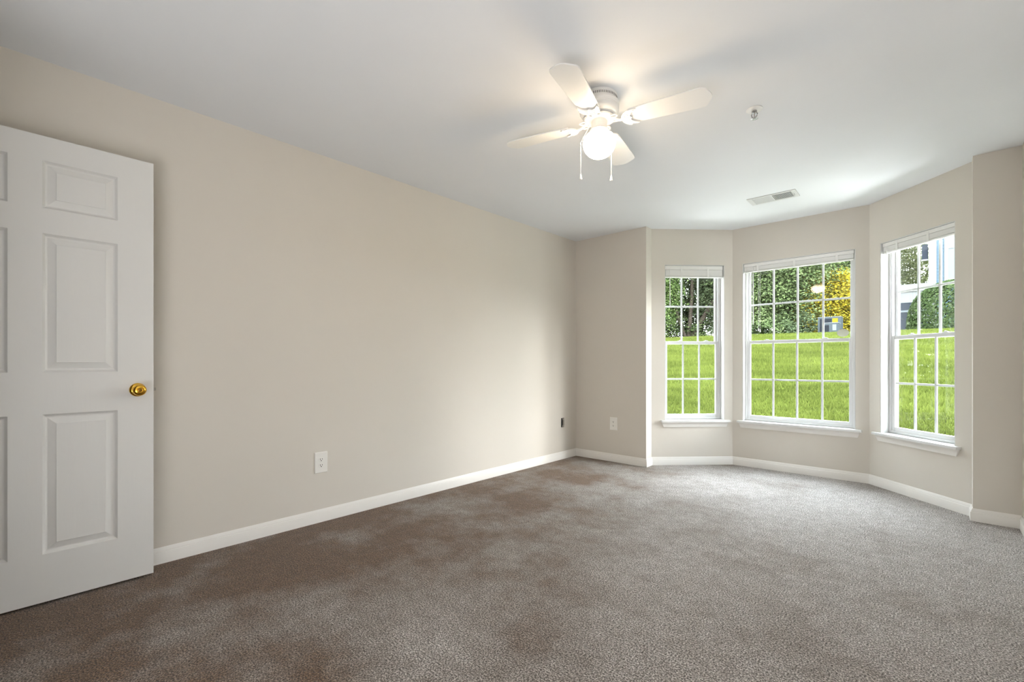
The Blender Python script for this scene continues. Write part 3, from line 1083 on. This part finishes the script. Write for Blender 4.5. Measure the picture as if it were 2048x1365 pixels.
tone = np.clip(patch + rng.normal(0, 0.18, N), 0, 1)
o = quads_mesh('grass', V.reshape(-1, 3), 3, GRASS, tone)
tag(o, 'short bright green grass blades covering the sloping lawn', 'grass', kind='stuff')


def foliage(cx, cy, cz, rx, ry, rz, nclump, per, size, rad, flat=0.45, shell=0.35):
    """leaf sprays grouped in flattened clumps inside an ellipsoid"""
    d = rng.normal(size=(nclump, 3)); d /= np.linalg.norm(d, axis=1)[:, None]
    rr = rng.uniform(shell, 1, nclump) ** 0.6
    c = d * rr[:, None] * np.array([rx, ry, rz]) + np.array([cx, cy, cz])
    out = d * np.array([1, 1, 0.3]); out /= np.linalg.norm(out, axis=1)[:, None] + 1e-9
    n = nclump * per
    ci = np.repeat(np.arange(nclump), per)
    off = rng.normal(size=(n, 3)) * np.array([rad, rad, rad * flat]) * 0.6
    # sprays droop away from the trunk
    along = (off * out[ci]).sum(1)
    off[:, 2] -= 0.35 * np.abs(along)
    p = c[ci] + off
    s = rng.uniform(0.6, 1.25, n) * size
    nrm = np.stack([rng.normal(0, 0.55, n), rng.normal(0, 0.55, n), np.ones(n)], 1) + 0.5 * out[ci]
    nrm /= np.linalg.norm(nrm, axis=1)[:, None]
    t = rng.normal(size=(n, 3)); t -= (t * nrm).sum(1)[:, None] * nrm; t /= np.linalg.norm(t, axis=1)[:, None]
    b = np.cross(nrm, t)
    V = np.zeros((n, 4, 3))
    V[:, 0] = p - t * s[:, None] * 0.5
    V[:, 1] = p + b * s[:, None] * 0.28 - nrm * s[:, None] * 0.06
    V[:, 2] = p + t * s[:, None] * 0.5 - nrm * s[:, None] * 0.10
    V[:, 3] = p - b * s[:, None] * 0.28 - nrm * s[:, None] * 0.06
    tone = np.clip(0.45 + rng.normal(0, 0.36, nclump)[ci] + rng.normal(0, 0.15, n), 0, 1)
    return V.reshape(-1, 3), tone


def branch(mb, p, d, L, r, depth, curve=0.25):
    pts = [Vector(p)]; rs = [r]
    d = Vector(d).normalized()
    n = 6
    for i in range(n):
        d = (d + Vector((random.uniform(-1, 1), random.uniform(-1, 1), random.uniform(-0.3, 0.8))) * curve * 0.35).normalized()
        pts.append(pts[-1] + d * (L / n)); rs.append(r * (1 - 0.6 * (i + 1) / n))
    mb.tube(pts, rs, 7)
    if depth > 0:
        for k in range(3):
            i = random.randint(2, n)
            nd = (d + Vector((random.uniform(-1, 1), random.uniform(-1, 1), random.uniform(0, 0.6)))).normalized()
            branch(mb, pts[i], nd, L * 0.6, rs[i] * 0.7, depth - 1, curve)


def tree(x, y, h, r, mat, label, group=None, base=0.3, leaves=8500, size=0.19, lean=(0, 0, 1), bark=None, forks=1, tr=0.13, name='tree', clump=0.62, shell=0.35):
    z0 = lawn_z(y)
    root = empty(name, (x, y, z0 - 0.05))
    tag(root, label, 'tree' if name == 'tree' else name, group)
    random.seed(int(abs(x * 131 + y * 17)))
    mb = MB()
    if forks == 1:
        branch(mb, (0, 0, 0), lean, h * 0.75, tr, 2, 0.2)
    else:
        for k in range(forks):
            ang = (k / (forks - 1) - 0.5)
            branch(mb, (0.10 * ang, 0.06 * k, 0), (ang * 1.1, 0.1 * k, 1.25), h * 0.8, tr * (0.9 + 0.2 * k), 2, 0.22)
    mb.build('trunk', bark or BARK, root, smooth=60)
    cz = h * (base + (1 - base) * 0.5); rz = h * (1 - base) * 0.5
    per = 36
    V, tone = foliage(0, 0, cz, r, r * 0.85, rz, int(leaves * 5.2) // per, per, size * 0.76, clump, shell=shell)
    V = V[:, :]
    quads_mesh('foliage', V, 4, mat, tone, root)
    return root


G1 = 'woodland trees behind the lawn'
L1 = 'leafy green woodland tree standing in the row beyond the lawn crest'
tree(-12.5, 25.9, 8.5, 1.75, LEAF_LIGHT, 'bright leafy green tree filling the left edge of the left window', base=0.0, size=0.17, leaves=11000)
tree(-10.6, 26.9, 9.5, 2.6, LEAF_GREEN, 'tree with pale forked trunk leaning right, seen through the left window', base=0.42, forks=3, tr=0.12, leaves=5200, size=0.16)
tree(-11.3, 30.5, 10.5, 2.0, LEAF_DEEP, 'thick dark trunked tree behind the forked tree in the left window', base=0.35, bark=BARKD, tr=0.30, leaves=3200)
for x, y, hh, rr, m in ((-15.5, 30, 10, 2.8, LEAF_GREEN), (-8.9, 28.5, 9.8, 2.2, LEAF_DEEP), (-7.4, 28.0, 10.2, 2.3, LEAF_GREEN), (-5.7, 28.8, 10.0, 2.2, LEAF_GREEN),
                        (-13.5, 34, 11, 2.8, LEAF_DEEP), (-17.5, 36, 11, 3.0, LEAF_DEEP), (-11.0, 38, 12, 3.0, LEAF_GREEN), (-8.0, 39, 12, 3.0, LEAF_GREEN), (-9.2, 34, 11.5, 2.8, LEAF_DEEP), (-6.6, 33.5, 12.0, 2.8, LEAF_DEEP)):
    tree(x, y, hh, rr, m, L1, G1, base=0.02, leaves=9500)
tree(-4.6, 33.5, 12.5, 2.2, LEAF_LIGHT, 'tall green tree right behind the tree coloured as sunlit', base=0.05, leaves=7500)
tree(-4.0, 29.5, 3.7, 1.4, LEAF_SUNLIT, 'tree with sun glow coloured into its leaves behind the air conditioning units in the middle window', base=0.05, leaves=6500, size=0.18)
tree(-4.3, 36.5, 13.0, 2.4, LEAF_PALE, 'pale tall tree rising behind the tree coloured as sunlit', base=0.3, leaves=7000)
tree(-2.2, 39.0, 9.2, 1.9, LEAF_PALE, 'pale green tree beyond the porch, seen at the left of the right window', base=0.1, leaves=5000)
tree(-0.9, 44.0, 11.5, 1.9, LEAF_PALE, 'taller pale tree beyond the porch post in the right window', base=0.2, leaves=4200)
tree(-3.3, 31.5, 4.0, 1.1, LEAF_SUNLIT, 'small tree with sun glow coloured into its leaves beside the neighbouring porch', base=0.1, leaves=2600)

# side of the garden, left of the bay
for x, y, hh, rr, m in ((-15.0, -1.5, 9, 3.0, LEAF_GREEN), (-15.5, 3.0, 9, 2.8, LEAF_DEEP), (-14.5, 6.5, 9.5, 2.8, LEAF_GREEN), (-15.5, 10.5, 9, 2.8, LEAF_DEEP),
                        (-16.5, 15.0, 10, 3.0, LEAF_GREEN), (-17.5, 20.0, 10, 3.0, LEAF_DEEP), (-17.5, 25.0, 10, 3.0, LEAF_GREEN)):
    tree(x, y, hh, rr, m, 'green tree at the side of the garden left of the bay', 'trees at the garden side', base=0.0, leaves=5000)

# low brush at the edge of the wood
for i, (x, y, r) in enumerate([(-13.4, 26.6, 1.3), (-11.6, 27.8, 0.9), (-9.6, 27.3, 1.2), (-7.9, 26.4, 1.2), (-6.5, 26.6, 1.2), (-5.2, 27.0, 1.1), (-12.2, 29.5, 1.6), (-9.9, 30.5, 1.8), (-7.9, 30.8, 1.8), (-6.2, 30.6, 1.8), (-4.6, 29.2, 1.5), (-3.5, 31.0, 1.3), (-8.8, 32.5, 2.0), (-11.2, 33.5, 2.0)]):
    z0 = lawn_z(y)
    V, tone = foliage(0, 0, r * 0.45, r, r * 0.8, r * 0.8, 60, 34, 0.13, 0.3)
    V[:, 2] = np.maximum(V[:, 2], 0.0)
    root = quads_mesh('shrub', V, 4, LEAF_DEEP if i % 2 else LEAF_GREEN, tone)
    root.location = (x, y, z0)
    tag(root, 'low green undergrowth shrub at the foot of the woodland trees', 'shrub', 'undergrowth shrubs at the wood edge')

# rounded hedge in front of the neighbouring house
def hedge(x, y, rx, ry, rz, n, label, sz=1.0):
    z0 = lawn_z(y)
    d = rng.normal(size=(n, 3)); d /= np.linalg.norm(d, axis=1)[:, None]
    rr = 1 - np.abs(rng.normal(0, 0.035, n))
    # superellipsoid: clipped sides, domed top
    e = (np.abs(d) ** 2.8).sum(1) ** (-1 / 2.8)
    p = d * (e * rr)[:, None] * np.array([rx, ry, rz])
    p[:, 2] = np.where(p[:, 2] < 0, p[:, 2] * 0.15, p[:, 2])
    s = rng.uniform(0.05, 0.11, n) * sz
    nrm = d + rng.normal(0, 0.5, (n, 3)); nrm /= np.linalg.norm(nrm, axis=1)[:, None]
    t = rng.normal(size=(n, 3)); t -= (t * nrm).sum(1)[:, None] * nrm; t /= np.linalg.norm(t, axis=1)[:, None]
    b = np.cross(nrm, t)
    V = np.zeros((n, 4, 3))
    V[:, 0] = p - t * s[:, None] * 0.5; V[:, 1] = p + b * s[:, None] * 0.3
    V[:, 2] = p + t * s[:, None] * 0.5; V[:, 3] = p - b * s[:, None] * 0.3
    o = quads_mesh('hedge', V.reshape(-1, 3), 4, LEAF_HEDGE, np.clip(rng.normal(0.5, 0.25, n), 0, 1))
    o.location = (x, y, z0)
    tag(o, label, 'hedge')


hedge(1.25, 25.3, 2.05, 1.0, 2.05, 46000, 'large rounded clipped green hedge outside the right window', 1.2)
hedge(15.0, 6.0, 0.9, 12.0, 3.3, 30000, 'added unseen long hedge blocking low skylight at the far right of the garden', 3.2)  # added out of view to cut low skylight from the right
hedge(-12.4, 9.0, 0.9, 11.5, 3.4, 60000, 'added unseen long tall hedge covering mirrored sky left of the bay', 3.2)  # added out of view to hide bright sky mirrored in the right window


def house():
    root = empty('house', (0, 33, 2.3))
    tag(root, 'neighbouring house with blue lap siding, white trim and raised porch', 'house')
    w = MB()
    z = 0.0
    while z < 8.0:     # lap siding courses
        w.prism([(0.14, 0.0, z), (9.0, 0.0, z), (9.0, 0.02, z), (0.14, 0.02, z)], [(0.14, 0.016, z + 0.17), (9.0, 0.016, z + 0.17), (9.0, 0.03, z + 0.17), (0.14, 0.03, z + 0.17)])
        z += 0.17
    w.box(0.14, 9.0, 0.03, 7.0, 0.0, 8.0)
    w.build('siding', HOUSE_BLUE, root)
    c = MB(); c.box(-0.15, 0.16, -0.06, 0.20, 0.0, 8.0)
    c.build('corner_board', HOUSE_WHITE, root)
    wd = MB()
    wd.box(0.46, 0.62, -0.05, 0.0, 3.0, 6.6); wd.box(1.55, 1.70, -0.05, 0.0, 3.0, 6.6); wd.box(0.62, 1.55, -0.05, 0.0, 6.45, 6.6); wd.box(0.62, 1.55, -0.05, 0.0, 3.0, 3.15); wd.box(0.62, 1.55, -0.045, 0.0, 4.72, 4.82)
    wo_ = wd.build('window_frame', HOUSE_WHITE, root)
    pn = MB(); pn.box(0.62, 1.55, -0.02, -0.001, 3.15, 6.45); pn.build('window_glass', UNIT_LIGHT, wo_)
    # raised porch left of the corner
    b = MB(); b.box(-3.2, -0.15, -0.10, 0.10, 2.63, 3.02); b.build('porch_fascia', HOUSE_WHITE, root)
    k = MB(); k.box(-3.2, -0.15, -0.02, 0.06, 2.04, 2.63); k.build('porch_skirt', HOUSE_WHITE, root)
    d = MB(); d.box(-3.2, -0.15, 0.0, 0.05, 0.0, 2.04); d.build('porch_base', HOUSE_DARK, root)
    s = MB(); s.box(-3.2, -0.15, -0.06, -0.0, 1.52, 1.62); s.build('porch_ledge', UNIT_LIGHT, root)
    f = MB(); f.box(-3.2, -0.15, 0.10, 3.0, 2.75, 2.95); f.build('porch_floor', HOUSE_WHITE, root)
    sh = MB(); sh.box(-0.42, -0.17, 0.02, 0.06, 4.3, 5.1); sh.build('shutter', HOUSE_DARK, root)
    sf = MB(); sf.box(-0.44, -0.16, 0.0, 0.08, 4.22, 4.30); sf.build('shutter_sill', HOUSE_WHITE, root)
    r = MB(); r.prism([(-0.5, -0.6, 8.0), (9.4, -0.6, 8.0), (9.4, 7.6, 8.0), (-0.5, 7.6, 8.0)], [(1.5, 3.0, 10.6), (7.0, 3.0, 10.6), (7.0, 4.0, 10.6), (1.5, 4.0, 10.6)])
    r.build('roof', HOUSE_ROOF, root)


house()


def condenser(x, y, w, dpt, h, label, front):
    root = empty('air_conditioner', (x, y, lawn_z(y) - 0.02))
    tag(root, label, 'air conditioner')
    b = MB(); b.box(-w / 2, w / 2, -dpt / 2, dpt / 2, 0.0, h)
    b.build('casing', UNIT_GREY, root, bevel=0.02)
    t = MB(); t.box(-w / 2 - 0.01, w / 2 + 0.01, -dpt / 2 - 0.01, dpt / 2 + 0.01, h + 0.001, h + 0.03)
    t.build('top_cover', UNIT_LIGHT, root, bevel=0.01)
    if front:
        for x0 in (-0.42, -0.27):
            gg = MB()
            for k in range(9):
                z = h * (0.18 + 0.075 * k)
                gg.box(x0 * w, (x0 + 0.13) * w, -dpt / 2 - 0.008, -dpt / 2 - 0.001, z, z + h * 0.06)
            gg.build('grille', UNIT_DARK, root)
        p = MB(); p.box(0.10 * w, 0.36 * w, -dpt / 2 - 0.008, -dpt / 2 - 0.001, h * 0.30, h * 0.88)
        p.build('label_plate', UNIT_LIGHT, root)
    else:
        gg = MB()
        for k in range(8):
            xx = -0.40 * w + k * 0.065 * w
            gg.box(xx, xx + 0.05 * w, -dpt / 2 - 0.008, -dpt / 2 - 0.001, h * 0.15, h * 0.93)
        gg.build('grille', UNIT_DARK, root)
        p = MB(); p.box(0.14 * w, 0.38 * w, -dpt / 2 - 0.008, -dpt / 2 - 0.001, h * 0.60, h * 0.94)
        p.build('yellow_patch', UNIT_YELLOW, root)  # plain yellow patch on the casing front


condenser(-3.26, 24.0, 0.82, 0.70, 0.70, 'taller grey air conditioning unit with a yellow patch, behind the lower unit', False)
condenser(-3.06, 22.9, 0.50, 0.45, 0.42, 'lower grey air conditioning unit with pale label in front of the taller one', True)

# a few fallen leaves on the grass under the middle window
random.seed(5)
for k in range(16):
    x = -0.9 - 1.6 * random.random(); y = 7.25 + 0.35 * random.random()
    x = -1.30 + 0.45 * random.random()
    s = random.uniform(0.016, 0.030)
    f = MB()
    a = random.uniform(0, 6.28)
    pts = [(s * r_ * math.cos(a + t), s * r_ * math.sin(a + t)) for t, r_ in ((0, 1.2), (0.7, 0.7), (1.6, 0.8), (2.6, 0.6), (3.14, 1.1), (3.8, 0.6), (4.7, 0.8), (5.6, 0.7))]
    f.add([(px, py, 0.004 * math.sin(i)) for i, (px, py) in enumerate(pts)], [tuple(range(8))])
    o = f.build('fallen_leaf', simple('dry_leaf', (0.30 * g, 0.20 * g, 0.08 * g), 0.8) if k == 0 else bpy.data.materials['dry_leaf'])
    o.location = (x, y, lawn_z(y) + 0.085)
    tag(o, 'small dry fallen leaf on the grass below the middle window', 'leaf', 'fallen leaves on the lawn')
